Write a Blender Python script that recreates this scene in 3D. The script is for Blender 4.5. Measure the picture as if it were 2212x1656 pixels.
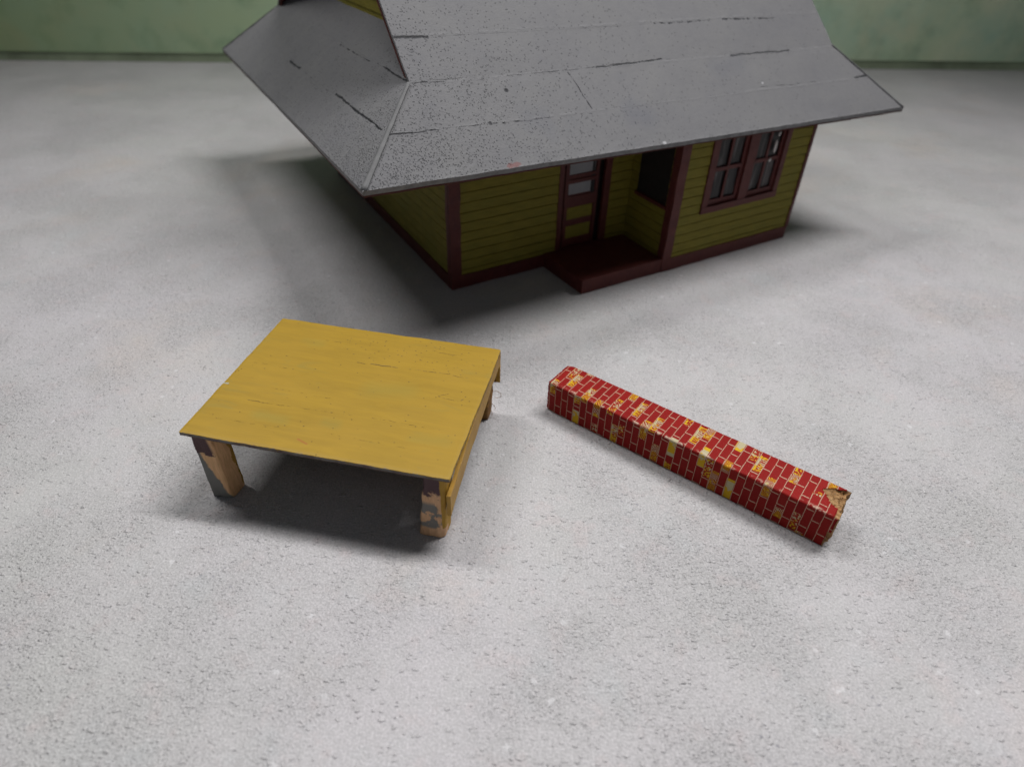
import bpy, bmesh, math, random
from mathutils import Vector, Matrix, noise
random.seed(7)
S = bpy.context.scene
for o in list(bpy.data.objects): bpy.data.objects.remove(o)
COL = S.collection
R = math.radians

# ------------------------------------------------------------------ camera (1 unit = 1 cm)
PITCH, ROLL, CAMZ = 38.242, 1.6627, 20.0
cd = bpy.data.cameras.new('camera'); cam = bpy.data.objects.new('camera', cd); COL.objects.link(cam)
fwd = Vector((0, math.cos(R(PITCH)), -math.sin(R(PITCH))))
rt0 = Vector((1, 0, 0)); up0 = rt0.cross(fwd)
rt = rt0*math.cos(R(ROLL)) + up0*math.sin(R(ROLL)); up = -rt0*math.sin(R(ROLL)) + up0*math.cos(R(ROLL))
m = Matrix((rt, up, -fwd)).transposed().to_4x4(); m.translation = Vector((0, 0, CAMZ))
cam.matrix_world = m
cd.sensor_width = 36; cd.sensor_fit = 'HORIZONTAL'; cd.lens = 1400.94/2212*36
cd.clip_start = 0.5; cd.clip_end = 1000
cd.dof.use_dof = True; cd.dof.focus_distance = 26.5; cd.dof.aperture_fstop = 0.09
S.camera = cam

# ------------------------------------------------------------------ room light
w = bpy.data.worlds.new('World'); S.world = w; w.use_nodes = True
w.node_tree.nodes['Background'].inputs[0].default_value = (0.86, 0.93, 1.0, 1)
w.node_tree.nodes['Background'].inputs[1].default_value = 0.065
def area(name, loc, target, size, power, color, spread=180):
    l = bpy.data.lights.new(name, 'AREA'); l.shape = 'RECTANGLE'; l.size, l.size_y = size
    l.energy = power; l.color = color; l.spread = R(spread)
    o = bpy.data.objects.new(name, l); COL.objects.link(o); o.location = loc
    z = (Vector(loc)-Vector(target)).normalized(); x = (Vector((1, 0, 0))-z*z.x).normalized(); y = z.cross(x)
    mm = Matrix((x, y, z)).transposed().to_4x4(); mm.translation = Vector(loc); o.matrix_world = mm
    return o
area('ceiling_tube_right', (47, 56, 127), (2, 4, 0), (84, 10), 60000, (1.0, 0.98, 0.965), 98)
area('ceiling_tube_left', (-56, 62, 127), (2, 4, 0), (60, 10), 28000, (1.0, 0.98, 0.965), 98)
area('front_fill', (4, -22, 52), (0, 8, 0), (44, 26), 1200, (0.97, 0.97, 1.0))  # added soft fill lamp on the camera side, brightens the foreground
S.view_settings.view_transform = 'Standard'; S.view_settings.look = 'None'
S.view_settings.exposure = 0; S.view_settings.gamma = 1; S.view_settings.use_curve_mapping = False
S.render.engine = 'CYCLES'
S.cycles.max_bounces = 6

# ------------------------------------------------------------------ helpers
def tag(o, label=None, cat=None, group=None, kind=None):
    if label: o['label'] = label
    if cat: o['category'] = cat
    if group: o['group'] = group
    if kind: o['kind'] = kind
    return o
def link(name, bm, mats, parent=None, smooth=False):
    me = bpy.data.meshes.new(name); bmesh.ops.recalc_face_normals(bm, faces=bm.faces[:]); bm.to_mesh(me); bm.free()
    o = bpy.data.objects.new(name, me); COL.objects.link(o)
    for mm in (mats if isinstance(mats, (list, tuple)) else [mats]): me.materials.append(mm)
    if smooth:
        for p in me.polygons: p.use_smooth = True
    if parent: o.parent = parent
    return o
def empty(name, loc, rz):
    o = bpy.data.objects.new(name, None); COL.objects.link(o); o.location = loc; o.rotation_euler = (0, 0, rz); o.empty_display_size = 1
    return o
def box(bm, a, b, mi=0, jit=0.0):
    (x0, y0, z0), (x1, y1, z1) = a, b
    vs = [bm.verts.new((x+random.uniform(-jit, jit), y+random.uniform(-jit, jit), z+random.uniform(-jit, jit)))
          for x, y, z in ((x0,y0,z0),(x1,y0,z0),(x1,y1,z0),(x0,y1,z0),(x0,y0,z1),(x1,y0,z1),(x1,y1,z1),(x0,y1,z1))]
    for f in ((0,3,2,1),(4,5,6,7),(0,1,5,4),(1,2,6,5),(2,3,7,6),(3,0,4,7)):
        fc = bm.faces.new([vs[i] for i in f]); fc.material_index = mi
    return vs
def hexa(bm, lo, hi, mi=0):
    vs = [bm.verts.new(p) for p in list(lo)+list(hi)]
    n = len(lo)
    fs = [bm.faces.new(vs[:n][::-1]), bm.faces.new(vs[n:])]
    for i in range(n):
        fs.append(bm.faces.new((vs[i], vs[(i+1) % n], vs[n+(i+1) % n], vs[n+i])))
    for f in fs: f.material_index = mi
    return vs
def wob(p, s, a, seed=0):
    n = noise.noise_vector(Vector(p)*s+Vector((seed*7.3, seed*3.1, seed*5.7)))
    return Vector(p)+n*a
def rough(bm, cuts, s, a, seed=0):
    bmesh.ops.subdivide_edges(bm, edges=bm.edges[:], cuts=cuts, use_grid_fill=True)
    for v in bm.verts: v.co = wob(v.co, s, a, seed)
def bevel(bm, off, seg=2):
    bmesh.ops.bevel(bm, geom=bm.edges[:], offset=off, segments=seg, affect='EDGES', profile=.6)

# ---- material helpers
class NT:
    def __init__(s, name):
        s.m = bpy.data.materials.new(name); s.m.use_nodes = True; s.t = s.m.node_tree; s.n = s.t.nodes
        s.b = s.n['Principled BSDF']
        s.b.inputs['Roughness'].default_value = .75
        s.tc = s.n.new('ShaderNodeTexCoord')
    def set(s, node, i, v):
        if hasattr(v, 'is_output') or hasattr(v, 'links'): s.t.links.new(v, node.inputs[i])
        elif v is not None:
            if isinstance(v, (tuple, list)) and node.inputs[i].type == 'RGBA' and len(v) == 3: v = (*v, 1)
            node.inputs[i].default_value = v
    def obj(s): return s.tc.outputs['Object']
    def uv(s): return s.tc.outputs['UV']
    def noise(s, v, sc, det=3, ro=.55, dist=0, col=False):
        n = s.n.new('ShaderNodeTexNoise'); s.set(n, 'Vector', v)
        n.inputs['Scale'].default_value = sc; n.inputs['Detail'].default_value = det; n.inputs['Roughness'].default_value = ro; n.inputs['Distortion'].default_value = dist
        return n.outputs[1 if col else 0]
    def vor(s, v, sc, out=0, feat='F1', rnd=1):
        n = s.n.new('ShaderNodeTexVoronoi'); s.set(n, 'Vector', v); n.feature = feat
        n.inputs['Scale'].default_value = sc; n.inputs['Randomness'].default_value = rnd
        return n.outputs[out]
    def mp(s, v, scale=(1,1,1), loc=(0,0,0), rot=(0,0,0)):
        n = s.n.new('ShaderNodeMapping'); s.set(n, 0, v); n.inputs[1].default_value = loc; n.inputs[2].default_value = rot; n.inputs[3].default_value = scale
        return n.outputs[0]
    def ramp(s, x, a, b, lo=0., hi=1.):
        n = s.n.new('ShaderNodeMapRange'); s.set(n, 0, x)
        s.set(n, 1, a); s.set(n, 2, b); s.set(n, 3, lo); s.set(n, 4, hi)
        return n.outputs[0]
    def math(s, op, a, b=None, c=None, clamp=False):
        n = s.n.new('ShaderNodeMath'); n.operation = op; n.use_clamp = clamp
        s.set(n, 0, a); s.set(n, 1, b); s.set(n, 2, c)
        return n.outputs[0]
    def vm(s, op, a, b=None, out=0, scale=None):
        n = s.n.new('ShaderNodeVectorMath'); n.operation = op; s.set(n, 0, a)
        if b is not None: s.set(n, 1, b)
        if scale is not None: s.set(n, 3, scale)
        return n.outputs[out]
    def mix(s, f, a, b, mode='MIX'):
        n = s.n.new('ShaderNodeMix'); n.data_type = 'RGBA'; n.blend_type = mode
        s.set(n, 0, f); s.set(n, 6, a); s.set(n, 7, b)
        return n.outputs[2]
    def sep(s, v):
        n = s.n.new('ShaderNodeSeparateXYZ'); s.set(n, 0, v); return n.outputs
    def mul(s, a, b): return s.math('MULTIPLY', a, b)
    def add(s, a, b): return s.math('ADD', a, b)
    def mx(s, a, b): return s.math('MAXIMUM', a, b)
    def seg(s, P, p0, p1):
        # distance in the xy plane from P (z already 0) to the segment p0 p1
        ba = Vector((p1[0]-p0[0], p1[1]-p0[1], 0)); L2 = ba.length_squared or 1e-6
        pa = s.vm('SUBTRACT', P, (p0[0], p0[1], 0))
        h = s.math('DIVIDE', s.vm('DOT_PRODUCT', pa, tuple(ba), 1), L2, clamp=True)
        q = s.vm('SCALE', tuple(ba), scale=h)
        return s.vm('LENGTH', s.vm('SUBTRACT', pa, q), out=1)
    def bump(s, h, strength, dist, prev=None):
        n = s.n.new('ShaderNodeBump'); s.set(n, 'Height', h); n.inputs['Strength'].default_value = strength; n.inputs['Distance'].default_value = dist
        if prev: s.set(n, 'Normal', prev)
        return n.outputs[0]
    def fin(s, col, rough=None, nrm=None, spec=None):
        s.set(s.b, 'Base Color', col)
        if rough is not None: s.set(s.b, 'Roughness', rough)
        if nrm is not None: s.set(s.b, 'Normal', nrm)
        if spec is not None: s.set(s.b, 'Specular IOR Level', spec)
        return s.m

# ------------------------------------------------------------------ materials
def mat_ground():
    t = NT('printed_stone_paper'); P = t.obj()
    big = t.noise(P, .045, 3, .5); mid = t.noise(P, .28, 4, .6, .4); mid2 = t.noise(t.mp(P, loc=(31, 12, 5)), .6, 3, .55)
    fine = t.noise(P, 4.2, 4, .65); grain = t.noise(P, 13, 2, .6)
    c = t.mix(t.ramp(big, .36, .64), (.468, .452, .475), (.452, .452, .448))
    c = t.mix(t.ramp(mid, .42, .66, 0, .45), c, (.49, .468, .488))
    c = t.mix(t.ramp(mid2, .46, .70, 0, .22), c, (.38, .385, .375))
    patch = t.ramp(t.noise(t.mp(P, loc=(13, 41, 0)), .13, 4, .6), .40, .60, .0, 1.)
    pinkn = t.noise(t.mp(P, loc=(40, 3, 2)), .9, 4, .6)
    c = t.mix(t.ramp(pinkn, .56, .72, 0, .35), c, (.52, .43, .43))
    warm = t.noise(t.mp(P, loc=(7, 55, 3)), .12, 4, .6)
    c = t.mix(t.ramp(warm, .56, .74, 0, .45), c, (.53, .45, .40))
    cool = t.noise(t.mp(P, loc=(77, 5, 9)), .35, 3, .6)
    c = t.mix(t.ramp(cool, .60, .75, 0, .35), c, (.44, .48, .50))
    c = t.mix(t.mul(t.ramp(fine, .38, .62, .34, 0), t.add(t.mul(patch, .45), .55)), c, (.30, .295, .295))
    c = t.mix(t.mul(t.ramp(grain, .34, .58, .55, 0), t.add(t.mul(patch, .25), .75)), c, (.25, .25, .255))
    c = t.mix(t.ramp(grain, .56, .78, 0, .45), c, (.64, .64, .65))
    # dark chips, in clusters
    cl = t.ramp(t.noise(t.mp(P, loc=(3, 1, 0)), .16, 3, .6), .47, .66)
    v1 = t.vor(t.mp(P, scale=(1, 1.3, 1)), 2.3); v1c = t.vor(t.mp(P, scale=(1, 1.3, 1)), 2.3, out=1)
    rr = t.sep(v1c)[0]
    warp = t.add(v1, t.ramp(t.noise(P, 9, 2), .3, .7, -.05, .05))
    chip = t.mul(t.mul(t.ramp(warp, .10, .17, 1, 0), t.math('GREATER_THAN', rr, .50)), cl)
    c = t.mix(t.mul(chip, .8), c, (.20, .20, .23))
    v2 = t.vor(t.mp(P, loc=(5, 9, 2)), 1.5); v2c = t.sep(t.vor(t.mp(P, loc=(5, 9, 2)), 1.5, out=1))[1]
    warp2 = t.add(v2, t.ramp(t.noise(P, 7, 2), .3, .7, -.08, .08))
    wchip = t.mul(t.ramp(warp2, .12, .19, 1, 0), t.math('GREATER_THAN', v2c, .90))
    c = t.mix(t.mul(wchip, .45), c, (.62, .62, .64))
    # pale flakes with a crisp edge, a few
    v3 = t.vor(t.mp(P, loc=(2, 4, 1)), .22); f3 = t.sep(t.vor(t.mp(P, loc=(2, 4, 1)), .22, out=1))[2]
    w3 = t.add(v3, t.ramp(t.noise(P, 1.2, 3), .3, .7, -.14, .14))
    fl = t.mul(t.ramp(w3, .13, .15, 1, 0), t.math('GREATER_THAN', f3, .55))
    c = t.mix(t.mul(fl, .55), c, (.56, .55, .59))
    pw = t.vm('ADD', t.mp(P, scale=(1, 1.5, 1)), t.vm('SCALE', t.noise(P, 5, 3, .6, col=True), scale=.22))
    def crumb(sc, keep, r0, r1, loc):
        q = t.vm('ADD', pw, loc); d = t.vor(q, sc); k = t.sep(t.vor(q, sc, out=1))[0]
        return t.mul(t.ramp(d, r0, r1, 1, 0), t.math('GREATER_THAN', t.add(k, t.mul(patch, .22)), keep))
    c1 = crumb(2.6, .85, .04, .30, (0, 0, 0)); c2 = crumb(4.8, .81, .04, .40, (5, 3, 0)); c3 = crumb(7.5, .72, .10, .36, (2, 8, 0))
    pits = crumb(3.4, .95, .06, .20, (9, 1, 0))
    c = t.mix(t.mul(t.mx(c1, c2), .45), c, (.64, .63, .64))
    c = t.mix(t.mul(pits, .5), c, (.33, .33, .35))
    h = t.add(t.mul(t.add(t.mul(fine, .7), t.mul(grain, .75)), t.add(t.mul(patch, .6), .4)), t.add(t.mul(c1, .85), t.add(t.mul(c2, .65), t.mul(t.mul(c3, .45), patch))))
    h = t.add(h, t.add(t.mul(t.noise(P, 1.7, 4, .6), .5), t.mul(pits, -.5)))
    n = t.bump(h, .85, .092)
    return t.fin(c, .62, n, .35)
def mat_backdrop():
    t = NT('mottled_green_paint'); P = t.obj()
    a = t.noise(P, .045, 4, .6, .6); b = t.noise(t.mp(P, loc=(9, 2, 4)), .11, 5, .6, 1.); c3 = t.noise(t.mp(P, loc=(19, 22, 4)), .09, 3, .6, .5)
    c = t.mix(t.ramp(a, .35, .65), (.60, .74, .46), (.52, .74, .56))
    c = t.mix(t.ramp(b, .48, .70, 0, .65), c, (.62, .72, .48))
    c = t.mix(t.ramp(c3, .56, .72, 0, .6), c, (.70, .70, .46))
    c = t.mix(t.ramp(t.noise(P, .25, 4, .6), .5, .7, 0, .5), c, (.26, .44, .28))
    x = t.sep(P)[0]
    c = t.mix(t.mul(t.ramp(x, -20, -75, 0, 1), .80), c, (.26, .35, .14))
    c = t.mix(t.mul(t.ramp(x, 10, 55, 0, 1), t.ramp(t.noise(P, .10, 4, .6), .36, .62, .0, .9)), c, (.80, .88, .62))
    return t.fin(c, .8, t.bump(b, .3, .2))
def simple(name, col, rough=.7, var=.25, sc=3., bumpd=.01, spec=.3, col2=None):
    t = NT(name); P = t.obj(); n = t.noise(P, sc, 4, .6)
    c2 = col2 or tuple(x*(1-var) for x in col)
    c = t.mix(t.ramp(n, .35, .65), col, c2)
    nr = t.bump(t.noise(P, sc*4, 4, .65), .6, bumpd)
    return t.fin(c, rough, nr, spec)
def mat_siding():
    t = NT('olive_yellow_paint'); P = t.obj()
    n = t.noise(t.mp(P, scale=(.6, .6, 3)), 1.6, 4, .6); n2 = t.noise(P, .5, 3)
    c = t.mix(t.ramp(n, .3, .7), (.225, .19, .025), (.16, .135, .016))
    c = t.mix(t.ramp(n2, .5, .75, 0, .5), c, (.17, .165, .025))
    return t.fin(c, .7, t.bump(t.noise(P, 9, 4), .5, .012), .3)
def mat_maroon():
    t = NT('oxide_red_trim_paint'); P = t.obj()
    c = t.mix(t.ramp(t.noise(P, 2.2, 5, .65), .35, .68), (.105, .022, .018), (.075, .015, .014))
    c = t.mix(t.ramp(t.noise(P, 6, 3), .62, .72, 0, .6), c, (.17, .045, .04))
    return t.fin(c, .55, t.bump(t.noise(P, 6, 5, .65), .7, .02), .35)
def mat_roof(zone):
    t = NT('grey_roof_paint'); P = t.obj(); P2 = t.vm('MULTIPLY', P, (1, 1, 0)); x, y, z = t.sep(P)[:3]
    n = t.noise(P, .35, 4, .55); n2 = t.noise(t.mp(P, loc=(4, 8, 1)), 1.1, 4, .6)
    c = t.mix(t.ramp(n, .35, .65), (.150, .150, .160), (.162, .162, .168))
    c = t.mix(t.ramp(n2, .5, .75, 0, .35), c, (.125, .127, .142))
    c = t.mix(t.ramp(t.noise(P, 3.2, 3), .4, .7, 0, .25), c, (.185, .185, .19))
    # pores, dense near the front left corner, thinning out to the right
    dens = t.math('POWER', 2.718, t.mul(x, -.15))
    dens = t.add(t.mul(dens, t.ramp(y, 9, 1, .15, 1)), .015)
    pq = t.vm('ADD', t.mp(P, scale=(1.1, .8, .8)), t.vm('SCALE', t.noise(P, 8, 2, .6, col=True), scale=.08))
    def pores(sc, r, gain, loc):
        q = t.vm('ADD', pq, loc); d = t.vor(q, sc); k = t.sep(t.vor(q, sc, out=1))[0]
        return t.mul(t.ramp(d, r*.55, r, 1, 0), t.math('LESS_THAN', k, t.mul(t.mul(dens, t.ramp(t.noise(P, .8, 3), .35, .65, .4, 1.3)), gain)))
    pm = t.mx(pores(12, .44, 1.2, (0, 0, 0)), pores(7.5, .27, .35, (3, 5, 1)))
    c = t.mix(t.mul(pm, .75), c, (.02, .021, .024))
    # seams between the roofing strips
    nz = t.noise(P, 2.2, 4, .7); jit = t.vm('SCALE', t.vm('SUBTRACT', t.noise(P, 1.3, 3, col=True), (.5, .5, .5)), scale=.14)
    PJ = t.vm('MULTIPLY', t.vm('ADD', P, jit), (1, 1, 0))
    cracks = [((1.75,1.90),(4.3,1.87),.065,.30), ((4.3,1.87),(6.6,1.84),.032,.42), ((6.6,1.84),(10.4,1.80),.05,.44), ((13.5,1.9),(24,1.92),.02,.55),
              ((25,2.0),(30,1.94),.02,.48), ((33.6,1.93),(34.9,1.93),.09,.25),
              ((12.55,3.65),(12.78,3.0),.035,.38), ((12.78,3.0),(13.06,1.95),.045,.36),
              ((4.0,3.78),(5.6,3.76),.05,.38), ((5.6,3.76),(9,3.74),.022,.44), ((9,3.72),(14.4,3.77),.032,.42), ((14.4,3.76),(18.9,3.83),.07,.30), ((18.9,3.8),(24,3.75),.025,.48), ((24,3.74),(28.9,3.73),.085,.22),
              ((3.95,5.55),(5.6,5.53),.11,.10), ((5.6,5.5),(19.2,5.5),.02,.55), ((19.4,5.5),(23.5,5.49),.06,.40), ((24.6,5.5),(29,5.40),.07,.42), ((4,7.4),(33,7.4),.03,.55),
              ((1.95,2.6),(1.98,9.5),.085,.20), ((3.88,4.0),(3.9,7.2),.07,.25), ((1.9,16.5),(1.9,18.8),.12,.1), ((1.9,10),(1.9,16),.03,.5), ((3.8,9),(3.8,14),.04,.45)]
    if zone == 'low': cracks = [k for k in cracks if k[0][0] > 1.7 and k[1][1] < 3.0 and k[0][0] < k[1][0]-.1 or k[0] in ((12.55,3.65),(12.78,3.0))] + [((4.0,3.78),(5.6,3.76),.05,.38),((9,3.72),(14.4,3.77),.032,.42),((14.4,3.76),(18.9,3.83),.07,.30),((24,3.74),(28.9,3.73),.085,.22)]
    elif zone == 'high': cracks = [k for k in cracks if k[0][1] > 3.69 and k[0][0] > 3.94 and abs(k[0][1]-k[1][1]) < .2]
    else: cracks = [k for k in cracks if k[0][0] < 4 and abs(k[1][1]-k[0][1]) > 2]
    crk = None
    for p0, p1, wd, th in cracks:
        d0 = t.seg(PJ, p0, p1)
        mk = t.mul(t.ramp(t.add(d0, t.ramp(nz, .3, .7, wd*.45, -wd*.25)), wd*.2, wd*.8, 1, 0), t.ramp(nz, th+.05, th+.14, .12, 1))
        crk = mk if crk is None else t.mx(crk, mk)
    for (px, py), rr_ in ((((8.62, 3.14), .10), ((7.1, 1.86), .08)) if zone == 'low' else ()):
        crk = t.mx(crk, t.ramp(t.seg(PJ, (px, py), (px+.04, py)), rr_*.5, rr_, 1, 0))
    c = t.mix(crk, c, (.012, .013, .017))
    # ridges of paint that run along the seams
    yy = t.math('ABSOLUTE', t.math('SUBTRACT', t.math('FRACT', t.math('DIVIDE', t.add(y, .94), 1.87)), .5))
    front = t.math('GREATER_THAN', x, 3.9)
    edge = t.mul(t.ramp(yy, .0, .045, 1, 0), t.ramp(nz, .42, .6))
    c = t.mix(t.mul(edge, .30), c, (.22, .22, .23))
    # red paint nick at the eave, one white fleck, blue smears
    if zone == 'low':
      nick = t.ramp(t.add(t.seg(PJ, (7.25, .10), (7.8, .12)), t.ramp(nz, .3, .7, -.08, .08)), .07, .11, 1, 0)
      c = t.mix(t.mul(nick, .55), c, (.20, .05, .045))
      wh = t.ramp(t.seg(P2, (25.45, 2.19), (25.5, 2.2)), .03, .07, 1, 0)
      wh = t.mx(wh, t.ramp(t.seg(P2, (16.6, .07), (16.7, .07)), .04, .08, 1, 0))
      c = t.mix(wh, c, (.4, .4, .42))
    for a, b, r0, r1, amt in () if zone != 'low' else (((15.4,1.5),(16.2,1.3),.2,.9,.28), ((9.3,1.9),(10.1,1.6),.2,.8,.2), ((22.5,3.2),(24.5,3.4),.1,.7,.2)):
        sm = t.ramp(t.add(t.seg(PJ, a, b), t.ramp(n2, .3, .7, -.3, .3)), r0, r1, amt, 0)
        c = t.mix(sm, c, (.085, .092, .125))
    h = t.add(t.mul(t.noise(P, 6, 5, .7), .5), t.add(t.mul(pm, -1.), t.add(t.mul(crk, -2.5), t.mul(edge, .9))))
    rough_amt = t.ramp(dens, 0, 1, .3, 1)
    gr = t.mul(t.noise(P, 9, 2, .6), rough_amt)
    n1 = t.bump(t.add(h, t.mul(gr, 1.8)), .6, .028)
    return t.fin(c, .62, n1, .25)
def mat_roof_plain():
    t = NT('grey_filler'); P = t.obj()
    c = t.mix(t.ramp(t.noise(P, 2, 4), .35, .65), (.118, .119, .124), (.14, .141, .145))
    return t.fin(c, .55, t.bump(t.noise(P, 3, 4), .5, .03), .3)
def mat_tabletop():
    t = NT('ochre_yellow_paint'); P = t.obj(); P2 = t.vm('MULTIPLY', P, (1, 1, 0))
    g = t.noise(t.mp(P, scale=(.35, 2.6, 1)), 1.3, 5, .62, .5); big = t.noise(P, .35, 3)
    c = t.mix(t.ramp(g, .3, .72), (.335, .208, .016), (.275, .171, .014))
    c = t.mix(t.ramp(big, .4, .7, 0, .4), c, (.35, .215, .022))
    wear = t.mul(t.ramp(t.noise(t.mp(P, scale=(.5, 1.6, 1), loc=(2, 3, 1)), 1.0, 4, .6, .8), .60, .76), .45)
    c = t.mix(wear, c, (.23, .18, .035))
    nz = t.noise(P, 4, 4, .7)
    jit = t.vm('SCALE', t.vm('SUBTRACT', t.noise(P, 2.2, 4, col=True), (.5, .5, .5)), scale=.16)
    PJ = t.vm('MULTIPLY', t.vm('ADD', P, jit), (1, 1, 0))
    dark = None
    for p0, p1, wd, th in [((4.72,5.63),(5.05,5.60),.035,.35), ((5.3,5.65),(6.2,5.66),.05,.30), ((6.2,5.66),(8.6,5.74),.04,.46), ((8.6,5.74),(9.9,5.68),.025,.48),
                           ((1.5,2.28),(2.4,2.26),.03,.44), ((2.4,2.26),(6.9,2.40),.022,.47), ((6.9,2.4),(9.4,2.36),.018,.5), ((.3,4.6),(3.2,4.5),.018,.52), ((1.9,6.8),(4.2,6.9),.02,.50),
                           ((7.6,7.2),(9.0,7.1),.02,.46), ((2,3.2),(4.6,3.1),.016,.5), ((5.5,1.2),(9.6,1.1),.018,.52), ((.9,1.0),(4,1.1),.018,.53), ((8.7,4.25),(9.6,4.12),.02,.42), ((9.6,4.12),(9.75,4.3),.025,.4), ((9.1,4.5),(8.7,4.25),.02,.42)]:
        mk = t.mul(t.ramp(t.seg(PJ, p0, p1), wd*.2, wd*.85, 1, 0), t.ramp(nz, th, th+.10))
        dark = mk if dark is None else t.mx(dark, mk)
    # tiny pits along the far edge and the left edge
    x, y, z = t.sep(P)[:3]
    zone = t.ramp(t.add(t.seg(P2, (4.5, 6.9), (9.6, 6.6)), t.ramp(t.noise(P, .8, 3), .3, .7, -.5, .5)), .2, 1.3, 1, 0)
    zone = t.mx(zone, t.mul(t.ramp(t.seg(P2, (.1, 5.2), (.3, 4.0)), .1, .5, 1, 0), .8))
    zone = t.mx(zone, .12)
    vp = t.vor(t.mp(P, scale=(1, 1.4, 1)), 4.4); vr = t.sep(t.vor(t.mp(P, scale=(1, 1.4, 1)), 4.4, out=1))[0]
    pit = t.mul(t.ramp(vp, .10, .20, 1, 0), t.math('GREATER_THAN', t.mul(zone, 1.15), vr))
    dark = t.mx(dark, t.mul(pit, .8))
    c = t.mix(t.mul(dark, .9), c, (.085, .05, .012))
    br = t.ramp(t.seg(P2, (4.46, .66), (4.88, .50)), .022, .06, .75, 0)
    c = t.mix(br, c, (.30, .11, .02))
    chip = t.ramp(t.add(t.seg(P2, (.04, 3.04), (.2, 3.02)), t.ramp(nz, .3, .7, -.03, .03)), .04, .06, .9, 0)
    c = t.mix(chip, c, (.30, .33, .30))
    for a, b, r0, am in (((2.4,1.6),(3.4,1.5),.45,.30), ((5.0,1.75),(5.5,1.7),.35,.35), ((6.0,4.0),(7.4,4.3),.7,.25), ((8.6,1.7),(9.8,1.8),.4,.22), ((1.8,6.6),(2.6,6.5),.3,.2)):
        sm = t.ramp(t.add(t.seg(PJ, a, b), t.ramp(g, .3, .7, -.15, .15)), .02, r0, am, 0)
        c = t.mix(sm, c, (.20, .19, .04))
    # bare front edge of the board
    fr = t.ramp(t.add(y, t.ramp(nz, .3, .7, -.02, .02)), .012, .03, 1, 0)
    low = t.ramp(t.add(z, t.ramp(nz, .3, .7, -.03, .03)), 3.36, 3.39, 1, 0)
    ec = t.mix(t.ramp(t.noise(P, .9, 3), .42, .6), (.17, .165, .15), (.10, .065, .06))
    c = t.mix(t.mul(fr, low), c, ec)
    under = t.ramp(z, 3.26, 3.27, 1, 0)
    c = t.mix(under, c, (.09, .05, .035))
    h = t.add(t.mul(g, .5), t.add(t.mul(dark, -1.2), t.mul(t.noise(P, 10, 3), .25)))
    return t.fin(c, .55, t.bump(h, .6, .015), .3)
def mat_yellow_side():
    t = NT('ochre_paint_side'); P = t.obj()
    g = t.noise(t.mp(P, scale=(2, .5, 2)), 1.6, 4, .6)
    c = t.mix(t.ramp(g, .3, .7), (.47, .27, .03), (.36, .19, .022))
    c = t.mix(t.ramp(t.noise(P, 3, 4), .62, .75, 0, .6), c, (.22, .10, .02))
    return t.fin(c, .5, t.bump(t.noise(P, 8, 4), .6, .02), .4)
def mat_leg_left():
    # bare wood, an old purple stain on top and grey paint along the outer front
    t = NT('stained_wood_grey_patch'); P = t.obj(); x, y, z = t.sep(P)[:3]
    nz = t.noise(P, 3.2, 8, .68); gr = t.noise(t.mp(P, scale=(4, 4, .5)), 3, 4, .6)
    c = t.mix(t.ramp(gr, .3, .7), (.82, .50, .26), (.62, .36, .17))
    gline = t.add(t.math('SUBTRACT', x, .04), t.add(t.mul(z, .36), t.ramp(nz, .3, .7, -.07, .07)))
    g = t.mul(t.ramp(gline, 1.24, 1.30, 1, 0), t.ramp(y, .22, .30, 1, 0))
    c = t.mix(g, c, (.19, .188, .175))
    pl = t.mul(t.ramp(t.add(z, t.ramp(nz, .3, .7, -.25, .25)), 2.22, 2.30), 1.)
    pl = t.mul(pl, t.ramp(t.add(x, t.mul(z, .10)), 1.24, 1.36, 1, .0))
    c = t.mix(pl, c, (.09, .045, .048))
    yl = t.mul(t.ramp(t.add(y, t.ramp(nz, .3, .7, -.1, .1)), .72, .78), 1)
    c = t.mix(yl, c, (.36, .20, .03))
    return t.fin(c, .65, t.bump(t.add(gr, nz), .7, .03), .3)
def mat_leg_right():
    t = NT('stained_wood_worn_paint'); P = t.obj(); x, y, z = t.sep(P)[:3]
    nz = t.noise(P, 2.7, 5, .58); gr = t.noise(t.mp(P, scale=(4, 4, .6)), 3, 4, .6)
    c = t.mix(t.ramp(gr, .3, .7), (.72, .44, .25), (.56, .33, .18))
    g = t.mul(t.mul(t.ramp(z, .48, .60), t.ramp(z, 1.95, 1.75)), t.ramp(t.add(t.noise(t.mp(P, scale=(1, 1, .8), loc=(5, 2, 7)), 1.5, 4, .55), t.ramp(x, 9.2, 9.9, .08, -.03)), .46, .49))
    c = t.mix(g, c, (.20, .19, .17))
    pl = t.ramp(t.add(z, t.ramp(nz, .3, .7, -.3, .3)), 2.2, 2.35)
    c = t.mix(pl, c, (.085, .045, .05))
    yl = t.ramp(t.add(x, t.ramp(nz, .3, .7, -.015, .015)), 10.03, 10.06)
    yl = t.mul(yl, t.ramp(t.add(z, t.ramp(nz, .3, .7, -.1, .1)), .45, .5))
    c = t.mix(yl, c, (.42, .24, .03))
    yb = t.mul(t.ramp(y, .5, .55), t.ramp(x, 9.9, 9.95))
    c = t.mix(yb, c, (.42, .24, .03))
    return t.fin(c, .65, t.bump(t.add(gr, nz), .7, .03), .3)
def mat_leg_back():
    t = NT('rough_wood_ochre_paint'); P = t.obj()
    c = t.mix(t.ramp(t.noise(P, 3, 4, .65), .35, .6), (.34, .17, .03), (.16, .075, .02))
    return t.fin(c, .7, t.bump(t.noise(P, 6, 5, .7), .9, .06), .3)
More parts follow.
